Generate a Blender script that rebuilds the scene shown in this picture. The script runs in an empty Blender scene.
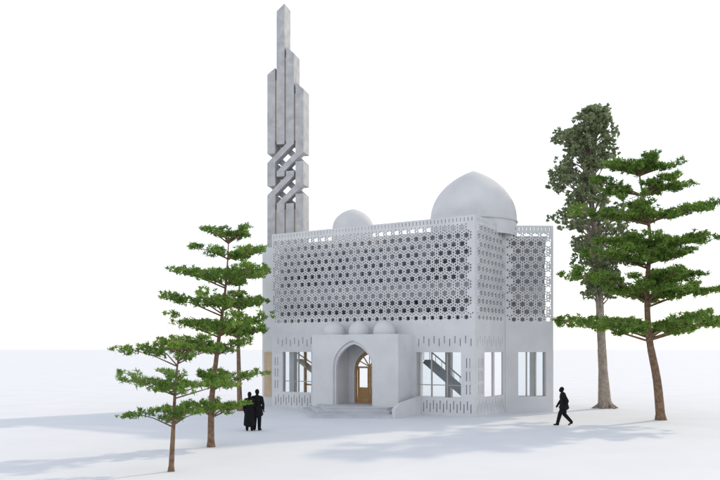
import bpy, math, random, bmesh
from mathutils import Vector, Matrix
from mathutils.geometry import delaunay_2d_cdt
random.seed(7)
R=random.random
def U_(a,b): return a+(b-a)*random.random()
F=790.0; CH=3.6; HY=349.0
def P(x,y,Y): return Vector(((x-360)*Y/F, Y, CH+(HY-y)*Y/F))
scene=bpy.context.scene
col=scene.collection
# ---------------------------------------------------------------- materials
def new_mat(name):
    m=bpy.data.materials.new(name); m.use_nodes=True
    nt=m.node_tree; return m,nt,nt.nodes['Principled BSDF']
def noise_mat(name,c1,c2,scale=3,rough=.8,bump=0,bscale=30,detail=5,panel=None):
    m,nt,b=new_mat(name)
    tc=nt.nodes.new('ShaderNodeTexCoord'); n=nt.nodes.new('ShaderNodeTexNoise')
    n.inputs['Scale'].default_value=scale; n.inputs['Detail'].default_value=detail
    nt.links.new(tc.outputs['Object'],n.inputs['Vector'])
    r=nt.nodes.new('ShaderNodeValToRGB')
    r.color_ramp.elements[0].position=.3; r.color_ramp.elements[1].position=.7
    r.color_ramp.elements[0].color=(*c1,1); r.color_ramp.elements[1].color=(*c2,1)
    nt.links.new(n.outputs['Fac'],r.inputs['Fac']); nt.links.new(r.outputs['Color'],b.inputs['Base Color'])
    b.inputs['Roughness'].default_value=rough
    b.inputs['Specular IOR Level'].default_value=.25
    if bump:
        n2=nt.nodes.new('ShaderNodeTexNoise'); n2.inputs['Scale'].default_value=bscale; n2.inputs['Detail'].default_value=6
        nt.links.new(tc.outputs['Object'],n2.inputs['Vector'])
        bm=nt.nodes.new('ShaderNodeBump'); bm.inputs['Strength'].default_value=bump; bm.inputs['Distance'].default_value=.02
        nt.links.new(n2.outputs['Fac'],bm.inputs['Height']); nt.links.new(bm.outputs['Normal'],b.inputs['Normal'])
    return m
CONC=noise_mat('pale_concrete',(.58,.58,.60),(.66,.66,.67),.9,.85,.25,25)
CONC2=noise_mat('minaret_stone',(.36,.36,.37),(.50,.50,.51),2.2,.85,.5,14,9)
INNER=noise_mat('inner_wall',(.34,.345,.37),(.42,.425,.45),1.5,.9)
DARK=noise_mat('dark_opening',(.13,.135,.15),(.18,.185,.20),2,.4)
STEP=noise_mat('step_stone',(.50,.51,.54),(.58,.59,.62),2,.8,.2)
WOOD=noise_mat('oak_wood',(.34,.19,.08),(.48,.29,.14),6,.55)
BEIGE=noise_mat('beige_render',(.48,.36,.25),(.58,.45,.32),2,.8)
FRAME=noise_mat('frame_metal',(.36,.34,.32),(.42,.40,.38),4,.5)
BLACK=noise_mat('black_cloth',(.004,.004,.005),(.009,.009,.010),6,.9)
BARK=noise_mat('pine_bark',(.12,.075,.05),(.26,.17,.11),7,.9,.8,20)
BARK2=noise_mat('grey_bark',(.24,.19,.155),(.42,.36,.30),5,.9,.8,20)
GROUND=noise_mat('white_ground',(.705,.725,.765),(.745,.763,.80),.35,.9,.15,3)
def glass():
    m,nt,b=new_mat('window_glass')
    t=nt.nodes.new('ShaderNodeBsdfTransparent'); g=nt.nodes.new('ShaderNodeBsdfGlossy'); g.inputs['Roughness'].default_value=.02
    t.inputs['Color'].default_value=(.93,.96,.97,1)
    f=nt.nodes.new('ShaderNodeFresnel'); f.inputs['IOR'].default_value=1.4
    mx=nt.nodes.new('ShaderNodeMixShader')
    nt.links.new(f.outputs[0],mx.inputs[0]); nt.links.new(t.outputs[0],mx.inputs[1]); nt.links.new(g.outputs[0],mx.inputs[2])
    nt.links.new(mx.outputs[0],nt.nodes['Material Output'].inputs['Surface']); return m
GLASS=glass()
def leaf_mat(name,dark,mid,light,scale=1.2):
    m,nt,b=new_mat(name)
    tc=nt.nodes.new('ShaderNodeTexCoord'); n=nt.nodes.new('ShaderNodeTexNoise')
    n.inputs['Scale'].default_value=scale; n.inputs['Detail'].default_value=3
    nt.links.new(tc.outputs['Object'],n.inputs['Vector'])
    g=nt.nodes.new('ShaderNodeNewGeometry')
    a=nt.nodes.new('ShaderNodeMath'); a.operation='MULTIPLY_ADD'
    nt.links.new(g.outputs['Random Per Island'],a.inputs[0]); a.inputs[1].default_value=.5
    s=nt.nodes.new('ShaderNodeMath'); s.operation='SUBTRACT'; nt.links.new(n.outputs['Fac'],s.inputs[0]); s.inputs[1].default_value=.25
    nt.links.new(s.outputs[0],a.inputs[2])
    r=nt.nodes.new('ShaderNodeValToRGB'); e=r.color_ramp.elements
    e[0].position=.15; e[0].color=(*dark,1); e[1].position=.85; e[1].color=(*light,1)
    k=e.new(.5); k.color=(*mid,1)
    nt.links.new(a.outputs[0],r.inputs['Fac']); nt.links.new(r.outputs['Color'],b.inputs['Base Color'])
    b.inputs['Roughness'].default_value=.6; b.inputs['Specular IOR Level'].default_value=.2
    t=nt.nodes.new('ShaderNodeBsdfTranslucent'); nt.links.new(r.outputs['Color'],t.inputs['Color'])
    mx=nt.nodes.new('ShaderNodeMixShader'); mx.inputs[0].default_value=.4
    nt.links.new(b.outputs[0],mx.inputs[1]); nt.links.new(t.outputs[0],mx.inputs[2])
    nt.links.new(mx.outputs[0],nt.nodes['Material Output'].inputs['Surface'])
    return m
PINE=leaf_mat('pine_needles',(.055,.105,.022),(.15,.27,.05),(.31,.45,.09))
LEAF=leaf_mat('grey_green_leaves',(.14,.165,.09),(.27,.32,.175),(.42,.48,.27))
# ---------------------------------------------------------------- helpers
def mesh_obj(name,verts,faces,mat,parent=None,smooth=False):
    me=bpy.data.meshes.new(name); me.from_pydata([tuple(v) for v in verts],[],faces); me.update()
    o=bpy.data.objects.new(name,me); col.objects.link(o)
    if mat: me.materials.append(mat)
    if smooth:
        for p in me.polygons: p.use_smooth=True
    if parent: o.parent=parent
    return o
def empty(name):
    o=bpy.data.objects.new(name,None); o.empty_display_size=.5; col.objects.link(o); return o
def prism(name,pts,z0,z1,mat,parent):
    n=len(pts)
    area=sum(pts[i][0]*pts[(i+1)%n][1]-pts[(i+1)%n][0]*pts[i][1] for i in range(n))
    if area<0: pts=pts[::-1]
    v=[(p[0],p[1],z0) for p in pts]+[(p[0],p[1],z1) for p in pts]
    f=[tuple(range(n))[::-1],tuple(range(n,2*n))]+[(i,(i+1)%n,n+(i+1)%n,n+i) for i in range(n)]
    return mesh_obj(name,v,f,mat,parent)
A=Vector((6.03,41.45)); UL=Vector((-.8466,.532)).normalized()
NF=Vector((-.532,-.8466)).normalized()
def BW(t,v): return A+UL*t+NF*v
def bbox(name,t0,t1,v0,v1,z0,z1,mat,parent):
    return prism(name,[tuple(BW(*q)) for q in ((t0,v0),(t1,v0),(t1,v1),(t0,v1))],z0,z1,mat,parent)
def beam(name,p0,p1,w,h,mat,parent):
    p0=Vector(p0);p1=Vector(p1); d=(p1-p0).normalized(); s=d.cross(Vector((0,0,1)))
    s=s.normalized() if s.length>1e-3 else Vector((1,0,0)); u=s.cross(d)
    v=[]
    for p in (p0,p1):
        for a,b in ((-1,-1),(1,-1),(1,1),(-1,1)): v.append(p+s*a*w/2+u*b*h/2)
    return mesh_obj(name,v,[(3,2,1,0),(4,5,6,7),(0,1,5,4),(1,2,6,5),(2,3,7,6),(3,0,4,7)],mat,parent)
def plate(name,origin,xdir,ndir,outer,holes,thick,mat,parent):
    """flat plate with real holes. local x->xdir, y->up, thickness behind ndir"""
    vs=[];fs=[]
    for pts in [outer]+holes:
        b=len(vs); vs+=[Vector((p[0],p[1])) for p in pts]; fs.append(list(range(b,b+len(pts))))
    ov,oe,of,_,_,fo=delaunay_2d_cdt(vs,[],fs,0,1e-5,True)
    keep=[f for f,o in zip(of,fo) if list(o)==[0]]
    n=len(ov); xd=Vector((xdir[0],xdir[1],0)); nd=Vector((ndir[0],ndir[1],0)); up=Vector((0,0,1)); og=Vector((origin[0],origin[1],0))
    V=[og+xd*v.x+up*v.y for v in ov]+[og+xd*v.x+up*v.y-nd*thick for v in ov]
    FF=[tuple(f) for f in keep]+[tuple(n+i for i in reversed(f)) for f in keep]
    ed=set()
    for f in keep:
        for i in range(len(f)): ed.add((f[i],f[(i+1)%len(f)]))
    for a,b in ed:
        if (b,a) not in ed: FF.append((b,a,n+a,n+b))
    me=bpy.data.meshes.new(name); me.from_pydata([tuple(v) for v in V],[],FF); me.update()
    if xd.cross(up).dot(nd)<0: me.flip_normals()
    me.materials.append(mat)
    o=bpy.data.objects.new(name,me); col.objects.link(o); o.parent=parent
    return o
def rect(x0,x1,y0,y1): return [(x0,y0),(x1,y0),(x1,y1),(x0,y1)]
def star(cx,cy,ro,ri,n=6,rot=math.pi/6):
    return [(cx+(ro if k%2==0 else ri)*math.cos(rot+k*math.pi/n),cy+(ro if k%2==0 else ri)*math.sin(rot+k*math.pi/n)) for k in range(2*n)]
def tri(cx,cy,r,rot): return [(cx+r*math.cos(rot+k*2.0944),cy+r*math.sin(rot+k*2.0944)) for k in range(3)]
def rhomb(cx,cy,a,b,rot):
    c,s=math.cos(rot),math.sin(rot)
    return [(cx+x*c-y*s,cy+x*s+y*c) for x,y in ((a,0),(0,b),(-a,0),(0,-b))]
def arch(cx,w,z0,zs,zt,n=10):
    """pointed arch outline"""
    h=w/2; pts=[(cx-h,z0),(cx+h,z0)]
    for i in range(n+1):
        a=i/n; x=h*math.cos(a*math.pi/2)**.85 if a<1 else 0
        y=zs+(zt-zs)*math.sin(a*math.pi/2)*(1-.12*math.sin(a*math.pi)) ; pts.append((cx+x,y))
    for i in range(n-1,-1,-1):
        a=i/n; x=h*math.cos(a*math.pi/2)**.85
        y=zs+(zt-zs)*math.sin(a*math.pi/2)*(1-.12*math.sin(a*math.pi)); pts.append((cx-x,y))
    return pts
PT=.50; RH=PT*.866; Q=PT/.62
def pattern(W,z0,z1,m=.12):
    H=[]
    def add(pts):
        if all(m*.7<p[0]<W-m*.7 and z0<p[1]<z1 for p in pts): H.append(pts)
    rows=int((z1-z0)/RH)+2
    for j in range(rows):
        z=z1-.22-j*RH
        for i in range(-1,int(W/PT)+2):
            x=PT/2+i*PT+(PT/2 if j%2 else 0)
            k=Q*(1.0 if z>5.7 else (.78 if z>5.2 else .5))
            add(star(x,z,.262*k,.16*k))
            if z>5.2:
                add(tri(x+PT/2,z+RH/3,.092*k,-math.pi/2)); add(tri(x,z+RH*2/3,.092*k,math.pi/2))
                for q in ((x+PT/2,z,0),(x+PT/4,z+RH/2,math.pi/3),(x-PT/4,z+RH/2,-math.pi/3)):
                    add(rhomb(q[0],q[1],.098*k,.074*k,q[2]))
    return H
def slots(x0,x1,z0,z1,step,w,stag=.12):
    H=[];i=0;x=x0
    while x+w<x1:
        o=stag if i%2 else 0
        H.append(rect(x,x+w,z0+o,z1-stag+o)); 
        i+=1; x+=step
    return H
# ---------------------------------------------------------------- mosque
M=empty('mosque')
TOP=10.65
W=13.53
H=pattern(W,4.75,10.27)
H+=slots(.15,W-.1,10.36,10.56,.22,.05,.0)
H+=slots(.2,3.5,3.75,4.3,.31,.05,.15)+slots(9.6,W-.2,3.75,4.3,.31,.05,.15)
H+=slots(.2,3.5,.2,.82,.2,.06,.15)+slots(9.6,W-.2,.2,.82,.2,.06,.15)
for z in (1.2,1.9,2.6): 
    for x in (.25,.45): H.append(rect(x,x+.06,z,z+.5))
    H.append(rect(13.05,13.11,z,z+.5)); H.append(rect(13.25,13.31,z,z+.5))
H.append(rect(.8,3.5,1.0,3.42)); H.append(rect(9.8,12.7,1.0,3.42))
H.append(arch(6.55,1.9,.5,2.3,3.5))
plate('front_screen',BW(0,0),UL,NF,rect(0,W,.0,TOP),H,.11,CONC,M)
AB=4.18; DI=-NF; NR=-UL
H=pattern(AB,4.75,10.27); H+=slots(.2,AB-.1,10.36,10.56,.22,.05,0)
H+=slots(.25,AB-.2,3.75,4.3,.31,.05,.15)+slots(.25,AB-.2,.2,.82,.22,.06,.15)
H.append(rect(1.15,2.35,1.0,3.42)); H.append(rect(2.55,3.8,1.0,3.42))
for z in (1.2,1.9,2.6): 
    for x in (.35,.65,.9): H.append(rect(x,x+.07,z,z+.5))
plate('corner_screen',A+DI*.113,DI,NR,rect(0,AB,0,TOP),H,.11,CONC,M)
B=A+DI*AB; C=Vector((11.03,45.15)); BC=(C-B).length; XD=(C-B).normalized(); NW=Vector((XD.y,-XD.x))
H=pattern(BC,4.75,10.27,m=.1); H+=slots(.35,BC-.1,10.36,10.56,.22,.05,0)
H.append(rect(.75,2.35,.9,3.42))
plate('wing_screen',B+XD*.02,XD,NW,rect(.0,BC,0,TOP),H,.11,CONC,M)
def wpt(s,d): q=B+XD*s-NW*d; return (q.x,q.y)
for nm,a,b in (('reveal_left',.6,.75),('reveal_right',2.35,2.5)):
    prism(nm,[wpt(a,.115),wpt(b,.115),wpt(b,.6),wpt(a,.6)],.1,3.42,CONC,M)
for s in (1.3,1.8):
    prism('mullion',[wpt(s,.3),wpt(s+.07,.3),wpt(s+.07,.4),wpt(s,.4)],.9,3.42,FRAME,M)
prism('window_glass',[wpt(.75,.34),wpt(2.35,.34),wpt(2.35,.35),wpt(.75,.35)],.9,3.42,GLASS,M)
prism('wing_sill_wall',[wpt(.3,.5),wpt(2.6,.5),wpt(2.6,.65),wpt(.3,.65)],.1,.9,CONC,M)
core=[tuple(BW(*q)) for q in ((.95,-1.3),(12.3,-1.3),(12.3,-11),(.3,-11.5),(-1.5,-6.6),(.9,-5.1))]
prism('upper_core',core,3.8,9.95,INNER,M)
slab=[tuple(BW(*q)) for q in ((.17,-.17),(13.4,-.17),(13.4,-11.2),(.2,-11.8),(-2.0,-6.1),(-.1,-4.6),(.17,-4.4))]
prism('ground_floor_ceiling',slab,3.5,3.798,CONC,M)
prism('upper_floor_band',[tuple(BW(*q)) for q in ((.3,-.3),(13.2,-.3),(13.2,-1.3),(.95,-1.3),(.9,-5.1),(-1.5,-6.6),(-1.7,-6.1),(.3,-4.7))],6.5,7.2,CONC,M)
prism('roof',[tuple(BW(*q)) for q in ((.6,-1.1),(12.9,-1.1),(12.9,-11.2),(.2,-11.7),(-1.7,-6.3),(.5,-4.9))],9.953,10.15,CONC,M)
prism('floor_plinth',[tuple(BW(*q)) for q in ((.17,-.165),(13.4,-.165),(13.4,-11.2),(.2,-11.8),(-1.8,-6.1),(.17,-4.6))],0,.3,STEP,M)
for t,v in ((.9,-1),(4.3,-1.2),(8.9,-1.2),(12.6,-1),(4.3,-6),(8.9,-6),(12.6,-6),(.6,-10.8),(4.3,-10.8),(8.9,-10.8),(12.6,-10.8)):
    bbox('column',t,t+.35,v-.35,v,.3,3.5,CONC,M)
for t in (1.6,4.0,6.4,8.8,10.8):
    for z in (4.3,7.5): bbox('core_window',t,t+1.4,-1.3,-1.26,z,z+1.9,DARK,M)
for t in (.5,3.4,6.3,9.2,12.1):
    bbox('screen_post',t,t+.12,-.6,-.48,3.8,6.498,CONC,M); bbox('screen_post',t,t+.12,-.6,-.48,7.202,9.95,CONC,M)
def bp(t,v,z): q=BW(t,v); return (q.x,q.y,z)
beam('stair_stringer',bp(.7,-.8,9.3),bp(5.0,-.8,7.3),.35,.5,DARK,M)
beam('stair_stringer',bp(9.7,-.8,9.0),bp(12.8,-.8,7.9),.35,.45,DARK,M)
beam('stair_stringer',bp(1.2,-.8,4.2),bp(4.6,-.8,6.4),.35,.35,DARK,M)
for t in (1.65,2.6,10.6,11.6): bbox('window_mullion',t,t+.07,-.25,-.17,1.0,3.42,FRAME,M)
for ta,tb in ((.8,3.5),(9.8,12.7)):
    bbox('window_rail',ta,tb,-.24,-.18,1.62,1.67,FRAME,M)
    bbox('window_glass',ta,tb,-.215,-.205,1.0,3.42,GLASS,M)
beam('interior_stair',bp(3.9,-2.2,2.9),bp(.9,-2.2,.6),1.0,.22,INNER,M)
beam('stair_handrail',bp(3.9,-1.7,3.8),bp(.9,-1.7,1.5),.06,.06,FRAME,M)
for i in range(9):
    a=i/8; beam('stair_baluster',bp(3.9-3*a,-1.7,2.95-2.3*a),bp(3.9-3*a,-1.7,3.78-2.28*a),.03,.03,FRAME,M)
beam('interior_stair',bp(13.2,-2.4,2.9),bp(9.9,-2.4,.8),.6,.14,BEIGE,M)
beam('stair_handrail',bp(13.2,-2.0,3.4),bp(9.9,-2.0,1.6),.06,.06,WOOD,M)
for t in (10.9,12.2,13.2): bbox('timber_post',t,t+.14,-3.2,-3.05,.3,3.5,WOOD,M)
bbox('timber_rail',10.5,13.3,-3.18,-3.07,1.25,1.35,WOOD,M)
for w in (1.7,3.1):
    q=A+DI*w-NR*.25; q2=A+DI*(w+.07)-NR*.25; q3=q2-NR*.08; q4=q-NR*.08
    prism('corner_mullion',[tuple(q),tuple(q2),tuple(q3),tuple(q4)],1,3.42,FRAME,M)
bbox('side_annex',13.7,15.1,-1.6,-1,0,10.03,CONC,M)
bbox('annex_panel',13.8,14.9,-.997,-.93,.6,3.4,BEIGE,M)
# ---------------------------------------------------------------- porch
t0,t1,vp=3.68,9.3,1.67
aw=2.62; ac=6.55
plate('porch_front',BW(t0,vp),UL,NF,rect(0,t1-t0,.0,4.4),[arch(ac-t0,aw,.48,2.5,4.07)],.35,CONC,M)
plate('arch_trim',BW(t0,vp-.12),UL,NF,arch(ac-t0,aw-.004,.485,2.5,4.065),[arch(ac-t0,aw-.26,.49,2.47,3.87)],.2,CONC,M)
bbox('porch_side',t0,t0+.3,.003,vp-.353,0,4.4,CONC,M)
bbox('porch_side',t1-.3,t1,.003,vp-.353,0,4.4,CONC,M)
bbox('porch_roof',t0+.303,t1-.303,.003,vp-.353,4.15,4.38,CONC,M)
bbox('porch_floor',t0+.303,t1-.303,.003,vp-.353,0,.47,STEP,M)
bbox('porch_inner_wall',7.9,8.1,.003,vp-.36,.47,4.15,CONC,M)
bbox('porch_inner_wall',4.9,5.1,.003,vp-.36,.47,4.15,CONC,M)
def cheek(t,th):
    vs=[]
    for tt in (t,t+th):
        for v,z in ((.01,0),(2.9,0),(2.9,.5),(2.4,.75),(.01,1.05)): q=BW(tt,v); vs.append((q.x,q.y,z))
    n=5
    return mesh_obj('stair_cheek',vs,[tuple(range(n)),tuple(range(n,2*n))[::-1]]+[(i,n+i,n+(i+1)%n,(i+1)%n) for i in range(n)],CONC,M)
cheek(3.15,.2)
def doorplate(nm,w,z0,zs,zt,iw,iz0,izs,izt,v,mat,th=.1,extra=[]):
    plate(nm,BW(0,v),UL,NF,arch(6.55,w,z0,zs,zt),[arch(6.55,iw,iz0,izs,izt)]+extra,th,mat,M)
doorplate('door_frame',1.88,.51,2.28,3.48,1.62,.52,2.25,3.3,-.02,WOOD,.08)
for s in (-1,1):
    for (a,b) in ((.02,.12),(.68,.78)):
        x0,x1=sorted((6.55+s*a,6.55+s*b)); bbox('door_stile',x0,x1,-.14,-.08,.52,2.6,WOOD,M)
    x0,x1=sorted((6.55+s*.12,6.55+s*.68))
    for z in (.52,1.3,2.5): bbox('door_rail',x0,x1,-.135,-.085,z,z+.1,WOOD,M)
    bbox('door_lower_panel',x0,x1,-.12,-.1,.62,1.3,WOOD,M)
for k in range(1,6):
    a=k*math.pi/6; beam('fan_bar',bp(6.55,-.1,2.6),bp(6.55+.75*math.cos(a),-.1,2.6+.6*math.sin(a)),.05,.05,WOOD,M)
bbox('lobby_wall',5.2,8.0,-3.2,-3.0,.3,3.5,BEIGE,M)
PL=[(10.3,1.2),(6.9,5.0),(3.36,2.9),(3.36,.1),(10.3,.1)]
for i,k in enumerate((1,.9,.8)):
    pts=[tuple(BW(6.4+(p[0]-6.4)*k,(p[1]-.01)*k+.01 if p[1]>.2 else .004)) for p in PL]
    prism('entrance_step',pts,i*.158,(i+1)*.157,STEP,M)
    k2=k+.006
    pts=[tuple(BW(6.4+(p[0]-6.4)*k2,(p[1]-.01)*k2+.03 if p[1]>.2 else .004)) for p in PL]
    prism('step_nosing',pts,(i+1)*.157+.001,(i+1)*.157+.03 if i<2 else .5,STEP,M)
# ---------------------------------------------------------------- domes
def dome(name,c,r,z0,h,mat,parent,drum=0,pointed=.2):
    v=[];f=[];seg=56;rings=24
    prof=[]
    if drum: prof+= [(r*1.0,z0-drum),(r*1.0,z0-.02),(r*1.03,z0-.02),(r*1.03,z0+.04)]
    for i in range(rings+1):
        a=i/rings*math.pi/2; rr=r*math.cos(a)*(1+.04*math.sin(2*a)); z=z0+.04+h*(math.sin(a)*(1-pointed)+pointed*(i/rings)**2.2)
        prof.append((max(rr,.004),z))
    for rr,z in prof:
        for k in range(seg):
            t=2*math.pi*k/seg; v.append((c[0]+rr*math.cos(t),c[1]+rr*math.sin(t),z))
    for i in range(len(prof)-1):
        for k in range(seg): f.append((i*seg+k,i*seg+(k+1)%seg,(i+1)*seg+(k+1)%seg,(i+1)*seg+k))
    f.append(tuple(range((len(prof)-1)*seg,len(prof)*seg)))
    o=mesh_obj(name,v,f,mat,parent,True)
    if drum:
        for p in list(o.data.polygons)[:3*seg]: p.use_smooth=False
    return o
dome('main_dome',(6.64,46.3),2.5,10.95,3.05,CONC,M,.85)
dome('small_dome',(-.44,50.2),1.3,11.15,1.3,CONC,M,1.05,.12)
for t in (8.34,6.65,5.03):
    q=BW(t,.82); dome('porch_dome',(q.x,q.y),.6,4.5,.66,CONC,M,.13,.12)
# ---------------------------------------------------------------- minaret
YM=51.5; sm=F/YM
mx0=(288.3-360)/sm
ang=math.radians(-14); MD=Vector((math.cos(ang),math.sin(ang))); MN=Vector((MD.y,-MD.x))
def mpx(x,y): return ((x-288.3)/sm/math.cos(ang), CH+(HY-y)/sm)
MC=Vector((mx0,YM))
def strand(name,poly,d0,d1,mat=CONC2):
    n=len(poly); vs=[]
    for d in (d0,d1):
        for x,y in poly:
            s,z=mpx(x,y); q=MC+MD*s+MN*d; vs.append((q.x,q.y,z))
    f=[tuple(range(n)),tuple(range(n,2*n))[::-1]]+[((i+1)%n,i,n+i,n+(i+1)%n) for i in range(n)]
    o=mesh_obj(name,vs,f,mat,M)
    b=bmesh.new(); b.from_mesh(o.data); bmesh.ops.recalc_face_normals(b,faces=b.faces); b.to_mesh(o.data); b.free()
    return o
xc=[274.0,283.5,293.0,302.6]; hw=4.0
tops=[(76,70),(14,7),(50,57),(86,93)]
I1,O1=146,155; DR=18; I2,O2=178,187
b1=[O1,I1,I1,O1]
for x,(ya,yb),yb0 in zip(xc,tops,b1):
    strand('minaret_fin',[(x-hw,ya),(x+hw,yb),(x+hw,yb0),(x-hw,yb0)],.6,-.6)
def rib(a,ya,b,yb,d0,d1): strand('minaret_ribbon',[(xc[a]-hw,ya),(xc[a]+hw,ya),(xc[b]+hw,yb),(xc[b]-hw,yb)],d0,d1)
def vert(a,y0,y1,): strand('minaret_link',[(xc[a]-hw,y0),(xc[a]+hw,y0),(xc[a]+hw,y1),(xc[a]-hw,y1)],.6,-.6)
rib(2,I1,0,I1+DR,.6,.03); rib(3,O1,1,O1+DR,.597,.03)
rib(1,I1,3,I1+DR,-.03,-.6); rib(0,O1,2,O1+DR,-.03,-.597)
vert(0,I1+DR,O2); vert(3,I1+DR,O2); vert(1,O1+DR,I2); vert(2,O1+DR,I2)
rib(2,I2,0,I2+DR,.6,.03); rib(3,O2,1,O2+DR,.597,.03)
rib(1,I2,3,I2+DR,-.03,-.6); rib(0,O2,2,O2+DR,-.03,-.597)
vert(0,I2+DR,246); vert(3,I2+DR,246); vert(1,O2+DR,246); vert(2,O2+DR,246)
strand('minaret_core',[(271.5,82),(280.5,82),(280.5,25),(286.8,25),(286.8,60),(296.3,60),(296.3,97),(305.5,97),(305.5,143),(271.5,143)],.5,-.5,BEIGE)
strand('minaret_core_low',[(271.5,211),(305.5,211),(305.5,245),(271.5,245)],.5,-.5,BEIGE)
prism('minaret_base',[tuple(MC+MD*a+MN*b) for a,b in ((-1.2,-.65),(1.2,-.65),(1.2,.65),(-1.2,.65))],3.81,10.9,CONC2,M)
# ---------------------------------------------------------------- ground
g=mesh_obj('ground',[(-3000,-200,0),(3000,-200,0),(3000,6000,0),(-3000,6000,0)],[(0,1,2,3)],GROUND)
# ---------------------------------------------------------------- trees
def tube(V,Fc,pts,rad,sides=7):
    base=len(V)
    n=len(pts)
    for i,p in enumerate(pts):
        d=(pts[min(i+1,n-1)]-pts[max(i-1,0)]).normalized()
        a=d.cross(Vector((.3,.9,.1))).normalized(); b=d.cross(a)
        for k in range(sides):
            t=2*math.pi*k/sides; V.append(p+(a*math.cos(t)+b*math.sin(t))*rad[i])
    for i in range(n-1):
        for k in range(sides): Fc.append((base+i*sides+k,base+i*sides+(k+1)%sides,base+(i+1)*sides+(k+1)%sides,base+(i+1)*sides+k))
    Fc.append(tuple(base+(n-1)*sides+k for k in range(sides)))
def rv():
    while True:
        v=Vector((U_(-1,1),U_(-1,1),U_(-1,1)))
        if .05<v.length<1: return v
def leaf_quad(V,Fc,c,d,w,L):
    s=d.cross(rv()).normalized()*w/2
    e=d*L
    b=len(V); V+= [c-s,c+s,c+e+s*.4,c+e-s*.4]; Fc.append((b,b+1,b+2,b+3))
def pad(V,Fc,c,rx,rz,n,L=.2,w=.06,up=.35):
    for k in range(max(3,int(n/16))):
        r=rv(); t=c+Vector((r.x*rx,r.y*rx,r.z*rz -.12*rz*(r.x*r.x+r.y*r.y)))
        for j in range(16):
            d=rv().normalized()
            if R()<.75: d.z=abs(d.z)*.8+up*.3
            d.normalize()
            leaf_quad(V,Fc,t+rv()*.6*L,d,w*U_(.7,1.3),L*U_(.6,1.3))
def trunk_at(tp,z):
    for a,b in zip(tp,tp[1:]):
        if a.z<=z<=b.z: return a.lerp(b,(z-a.z)/(b.z-a.z))
    return tp[-1] if z>tp[-1].z else tp[0]
def pine(Y,trunk,tiers,tr,dens=1.0,L=.2,seed=1,depthf=.85,jz=.16):
    random.seed(seed)
    o=empty('pine_tree')
    tp=[P(x,y,Y) for x,y in trunk]; tp[0].z=-.05
    for i in range(1,len(tp)-1): tp[i].y+=U_(-.12,.12)
    V=[];Fc=[];LV=[];LF=[]
    n=len(tp); sp=[]
    for i in range(n-1):
        for k in range(4):
            a=k/4; p0=tp[max(i-1,0)];p1=tp[i];p2=tp[i+1];p3=tp[min(i+2,n-1)]
            q=.5*((2*p1)+(-p0+p2)*a+(2*p0-5*p1+4*p2-p3)*a*a+(-p0+3*p1-3*p2+p3)*a**3)
            sp.append(q); 
    sp.append(tp[-1])
    zt=sp[-1].z
    sr=[max(.02,tr*(1-.88*(max(q.z,0)/zt)))*(1.35 if i==0 else 1) for i,q in enumerate(sp)]
    tube(V,Fc,sp,sr,9)
    for (y,xl,xr,th) in tiers:
        zc=P(0,y,Y).z; tc=trunk_at(tp,zc-.25)
        rl=abs(P(xl,y,Y).x-tc.x); rr=abs(P(xr,y,Y).x-tc.x)
        az=[U_(-.15,.15),math.pi+U_(-.15,.15)]+[math.pi/2+U_(-.4,.4),-math.pi/2+U_(-.4,.4),U_(.5,1.1),U_(2,2.6),U_(-2.6,-2),U_(-1.1,-.5)]
        for a in az:
            rad=(rr if math.cos(a)>0 else rl)
            if abs(math.cos(a))<.5: rad=depthf*(rr+rl)/2
            elif abs(math.cos(a))<.95: rad*=U_(.6,.95)
            dirv=Vector((math.cos(a),math.sin(a),0))
            if R()<.15 and abs(math.cos(a))<.9: continue
            zz=zc+U_(-1,.8)*jz*(1 if abs(math.cos(a))<.95 else .5)*min(1,rad)+U_(-.07,.07)
            end=Vector((tc.x,tc.y,zz))+dirv*rad*.93
            st=trunk_at(tp,zc-.3-rad*.15)
            mid=st.lerp(end,.5)+Vector((U_(-.12,.12),U_(-.12,.12),U_(-.0,.08)*rad))
            tube(V,Fc,[st,mid,end],[tr*.28,tr*.17,.012],5)
            m=max(2,int(rad/.4))
            for k in range(m):
                f=(k+1)/m
                if f<.28: continue
                if R()<.07: continue
                q=(st.lerp(mid,f*2) if f<.5 else mid.lerp(end,(f-.5)*2))
                q=q+Vector((U_(-.2,.2),U_(-.2,.2),.03+U_(-.09,.1)))
                pr=(U_(.24,.5)*min(1,rad/1.3)+.08)*(1-.25*f)
                side=Vector((-dirv.y,dirv.x,0))*U_(-1,1)*rad*.34*f+Vector((0,0,U_(-.07,.1)))
                tube(V,Fc,[q-Vector((0,0,.12)),q+side],[.022,.008],4)
                pad(LV,LF,q+side*.9,pr*1.2,th*U_(.4,1.1),int(230*dens*pr/.4),L,L*.3)
                if R()<.6: pad(LV,LF,q-side*.5+Vector((0,0,U_(-.08,.08))),pr*.85,th*.6,int(120*dens),L,L*.3)
    pad(LV,LF,tp[-1]-Vector((0,0,.12)),.3,.18,int(160*dens),L,L*.3)
    mesh_obj('trunk_and_limbs',V,Fc,BARK,o,True)
    mesh_obj('needles',LV,LF,PINE,o)
    return o
pine(29.0,[(211,447),(212,400),(218,345),(226,285),(229,233)],
 [(232,208,250,.13),(246,196,266,.15),(271,166,266,.18),(298,157,256,.18),(321,166,267,.19),(342,186,252,.14),(376,198,256,.14),(405,188,242,.13)],.13,1.15,.115,3,jz=.17)
pine(23.2,[(171,472),(173,430),(175,385),(178,355),(179,338)],
 [(340,155,203,.09),(348,122,216,.12),(377,118,252,.12),(411,132,202,.11)],.085,1.1,.09,5,.7,jz=.13)
pine(46.0,[(240,411),(239,370),(238,330),(240,280),(243,248)],
 [(252,228,258,.2),(272,215,268,.22),(300,212,266,.22),(328,206,266,.22)],.16,.7,.19,8)
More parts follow.
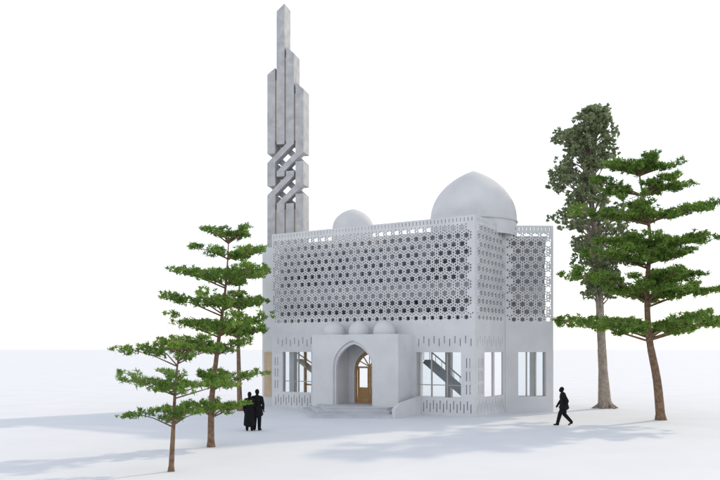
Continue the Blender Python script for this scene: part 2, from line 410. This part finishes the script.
pine(40.0,[(661,420),(657,380),(649,335),(648,285),(650,235),(641,185),(638,160)],
 [(164,606,676,.22),(183,596,690,.2),(208,576,713,.26),(238,598,712,.26),(252,580,690,.16),(275,558,700,.24),(290,610,722,.2),(321,551,738,.26)],.24,1.2,.16,11,.8,jz=.27)
def broadleaf(Y):
    random.seed(21)
    o=empty('broadleaf_tree')
    tp=[P(x,y,Y) for x,y in ((605,409),(603,370),(600,310),(597,250),(590,190),(592,150),(596,120))]; tp[0].z=-.05
    V=[];Fc=[];LV=[];LF=[]
    tube(V,Fc,tp,[.42,.27,.24,.2,.15,.1,.03],10)
    for k in range(6):
        a=k*1.05; d=Vector((math.cos(a),math.sin(a),0)); b=tp[0]
        tube(V,Fc,[b+d*.15+Vector((0,0,.7)),b+d*.4+Vector((0,0,.25)),b+d*.85],[.1,.11,.05],5)
    prof=[(117,588,612),(127,560,616),(139,552,618),(153,558,616),(167,556,614),(182,549,612),(199,552,620),(214,553,634),(228,560,644),(243,566,638),(258,572,628),(272,578,618),(288,582,614)]
    for (y,xl,xr) in prof:
        for k in range(15):
            a=U_(0,2*math.pi); cx=(xl+xr)/2; hw_=(xr-xl)/2*Y/F
            c=P(cx,y+U_(-7,7),Y); rr=hw_*U_(.25,.95)
            q=c+Vector((math.cos(a)*rr,math.sin(a)*rr,0))
            st=trunk_at(tp,q.z-U_(.8,1.8))
            mid=st.lerp(q,.55)+Vector((0,0,U_(-.1,.2)))
            tube(V,Fc,[st,mid,q],[.07,.045,.012],5)
            if R()<.15: continue
            pad(LV,LF,q,U_(.3,.7),U_(.25,.55),U_(240,420),.13,.09,.0)
    mesh_obj('trunk_and_limbs',V,Fc,BARK2,o,True); mesh_obj('leaves',LV,LF,LEAF,o)
broadleaf(48.0)
# ---------------------------------------------------------------- people
def person(name,loc,rotz,legs,arms,scale=1.0,lean=0,coat=None,hair=0,bulk=1.0,head_off=(0,0,0)):
    bm=bmesh.new()
    def sph(p,r,sub=2,sc=(1,1,1)):
        mt=Matrix.Translation(p)@Matrix.Diagonal((*sc,1)); bmesh.ops.create_icosphere(bm,subdivisions=sub,radius=r,matrix=mt)
    def chain(pts,rad,sub=2,dens=.35,sc=(1,1,1)):
        for i in range(len(pts)-1):
            a=Vector(pts[i]);b=Vector(pts[i+1]); L=(b-a).length; n=max(2,int(L/(min(rad[i],rad[i+1])*dens)))
            for k in range(n+1): f=k/n; sph(a.lerp(b,f),rad[i]*(1-f)+rad[i+1]*f,sub,sc)
    chain([(0,0,.92),(lean*.3,0,1.08),(lean*.8,0,1.28),(lean,0,1.40)],[.115*bulk,.105*bulk,.12*bulk,.10*bulk],2,.3,(1,1.42,1))
    chain([(lean,-.165,1.41),(lean,.165,1.41)],[.065*bulk,.065*bulk])
    ho=Vector(head_off)
    chain([(lean,0,1.42),Vector((lean+.02,0,1.54))+ho*.6],[.07,.055])
    hc=Vector((lean+.035,0,1.635))+ho
    sph(hc,.1,3,(1.0,.8,1.18)); sph(hc+Vector((.035,0,-.055)),.06,2,(1,.85,1))
    sph(hc+Vector((.105,0,-.015)),.018,2,(1,.7,1.4)); sph(hc+Vector((.095,0,-.06)),.02,2,(.6,1.2,.5))
    for s in (-1,1):
        sph(hc+Vector((-.005,s*.082,-.01)),.024,2,(.7,.4,1.2)); sph(hc+Vector((.085,s*.03,.015)),.017,1)
    sph(hc+Vector((-.02,0,.03)),.104,3,(1,.87,1.08))
    if hair: chain([hc+Vector((-.04,0,.02)),hc+Vector((-.07,0,-.16))],[.09,.06])
    for lg in legs:
        hip,knee,ank,toe=lg
        chain([hip,knee,ank],[.1*bulk,.07*bulk,.055*bulk]); 
        d=(Vector(toe)-Vector(ank)); heel=Vector(ank)-Vector((d.x,d.y,0)).normalized()*.04; heel.z=max(.035,ank[2]-.05)
        chain([heel,toe],[.042,.034],2,.3); chain([ank,heel],[.05,.042])
    for ar in arms:
        sh,el,wr,fd=ar
        sh=Vector(sh);el=Vector(el);wr=Vector(wr);fd=Vector(fd).normalized()
        chain([sh,el,wr],[.062*bulk,.052*bulk,.036*bulk])
        side=Vector((1,0,0)) if abs(fd.x)<.7 else Vector((0,0,1))
        side=(side-fd*side.dot(fd)).normalized(); nrm=fd.cross(side)
        pc=wr+fd*.05
        chain([wr,pc+fd*.035],[.028,.03],2,.3)
        for i,(o_,l_) in enumerate(((-.036,.062),(-.012,.076),(.013,.072),(.036,.055))):
            b0=pc+fd*.035+side*o_; b1=b0+fd*l_*.5+nrm*.006; b2=b1+fd*l_*.45+nrm*.022
            chain([b0-fd*.03,b0,b1,b2],[.012,.011,.010,.009],1,.6)
        t0_=wr+fd*.02+side*-.025; chain([t0_,t0_-side*.03+fd*.03,t0_-side*.04+fd*.065],[.014,.012,.010],1,.6)
    if coat:
        chain([(0,0,1.0),(coat[1],0,coat[0])],[.135*bulk,.17*bulk],2,.3,(1,1.3,.6))
    me=bpy.data.meshes.new(name); bm.to_mesh(me); bm.free()
    o=bpy.data.objects.new(name,me); col.objects.link(o)
    md=o.modifiers.new('r','REMESH'); md.mode='VOXEL'; md.voxel_size=.0095; md.use_smooth_shade=True
    s2=o.modifiers.new('s','SMOOTH'); s2.factor=.5; s2.iterations=2
    dg=bpy.context.evaluated_depsgraph_get(); dg.update()
    m2=bpy.data.meshes.new_from_object(o.evaluated_get(dg)); o.modifiers.clear(); o.data=m2
    m2.materials.clear(); m2.materials.append(BLACK)
    o.location=loc; o.rotation_euler=(0,0,rotz); o.scale=(scale,)*3
    return o
def G(x,y): Y=F*CH/(y-HY); return ((x-360)*Y/F,Y,0)
wl=[((0,.09,.91),(.19,.09,.52),(.30,.085,.10),(.46,.09,.045)),((0,-.09,.91),(-.03,-.09,.50),(-.33,-.09,.17),(-.22,-.09,.035))]
wa=[((.03,.2,1.40),(-.12,.25,1.13),(-.06,.24,.88),(.2,0,-1)),((.03,-.2,1.40),(.10,-.25,1.14),(.25,-.20,.94),(.5,.1,-.8))]
person('walking_man',G(564,425.5),math.radians(172),wl,wa,1.03,.05,(.82,0),0,1.4,(.03,0,-.01))
sl=[((0,.085,.91),(.02,.10,.5),(-.01,.11,.09),(.15,.14,.035)),((0,-.085,.91),(.02,-.10,.5),(-.02,-.11,.09),(.14,-.14,.035))]
person('standing_man',G(257,430.5),math.radians(80),sl,[((0,.2,1.40),(.0,.34,1.22),(-.08,.5,1.25),(0,1,.1)),((0,-.2,1.40),(-.03,-.28,1.12),(.12,-.25,.92),(.3,0,-1))],1.03,.0,(.7,0),0,1.3)
person('standing_woman',G(249.5,431),math.radians(95),sl,[((0,.18,1.38),(-.03,.25,1.12),(.10,.24,.92),(.3,0,-1)),((0,-.18,1.38),(.02,-.22,1.12),(.18,-.12,1.05),(.8,.5,.1))],.97,.02,(.3,0),1,1.25)
# ---------------------------------------------------------------- light
E=math.radians(34); az=math.radians(47)
to=Vector((math.sin(az)*math.cos(E),math.cos(az)*math.cos(E),math.sin(E)))
L=bpy.data.lights.new('sun','SUN'); L.energy=1.7; L.angle=math.radians(1.8); L.color=(1,.86,.64)
so=bpy.data.objects.new('sun',L); col.objects.link(so); so.rotation_euler=(-to).to_track_quat('-Z','Y').to_euler(); so.location=(40,80,60)
w=bpy.data.worlds.new('World'); scene.world=w; w.use_nodes=True; nt=w.node_tree
bg=nt.nodes['Background']; bg.inputs['Strength'].default_value=1.0
sky=nt.nodes.new('ShaderNodeTexSky'); sky.sky_type='NISHITA'; sky.sun_disc=False; sky.sun_elevation=E; sky.sun_rotation=az
tc=nt.nodes.new('ShaderNodeTexCoord'); sx=nt.nodes.new('ShaderNodeSeparateXYZ'); nt.links.new(tc.outputs['Generated'],sx.inputs[0])
mr=nt.nodes.new('ShaderNodeMapRange'); mr.inputs['From Min'].default_value=.44; mr.inputs['From Max'].default_value=.85
mr.inputs['To Min'].default_value=1.0; mr.inputs['To Max'].default_value=.5; nt.links.new(sx.outputs['Z'],mr.inputs['Value'])
sc=nt.nodes.new('ShaderNodeVectorMath'); sc.operation='SCALE'; sc.inputs['Scale'].default_value=.075; nt.links.new(sky.outputs[0],sc.inputs[0])
ad=nt.nodes.new('ShaderNodeVectorMath'); ad.operation='ADD'; nt.links.new(sc.outputs[0],ad.inputs[0]); nt.links.new(mr.outputs[0],ad.inputs[1])
nt.links.new(ad.outputs[0],bg.inputs['Color'])
# ---------------------------------------------------------------- camera
cd=bpy.data.cameras.new('camera'); cd.sensor_width=36; cd.lens=F/720*36; cd.shift_y=(HY-240)/720; cd.clip_end=10000
co=bpy.data.objects.new('camera',cd); co.location=(0,0,CH); co.rotation_euler=(math.pi/2,0,0); col.objects.link(co); scene.camera=co
scene.view_settings.view_transform='Standard'; scene.view_settings.look='None'; scene.view_settings.exposure=0
print('faces', sum(len(o.data.polygons) for o in bpy.data.objects if o.type=='MESH'))
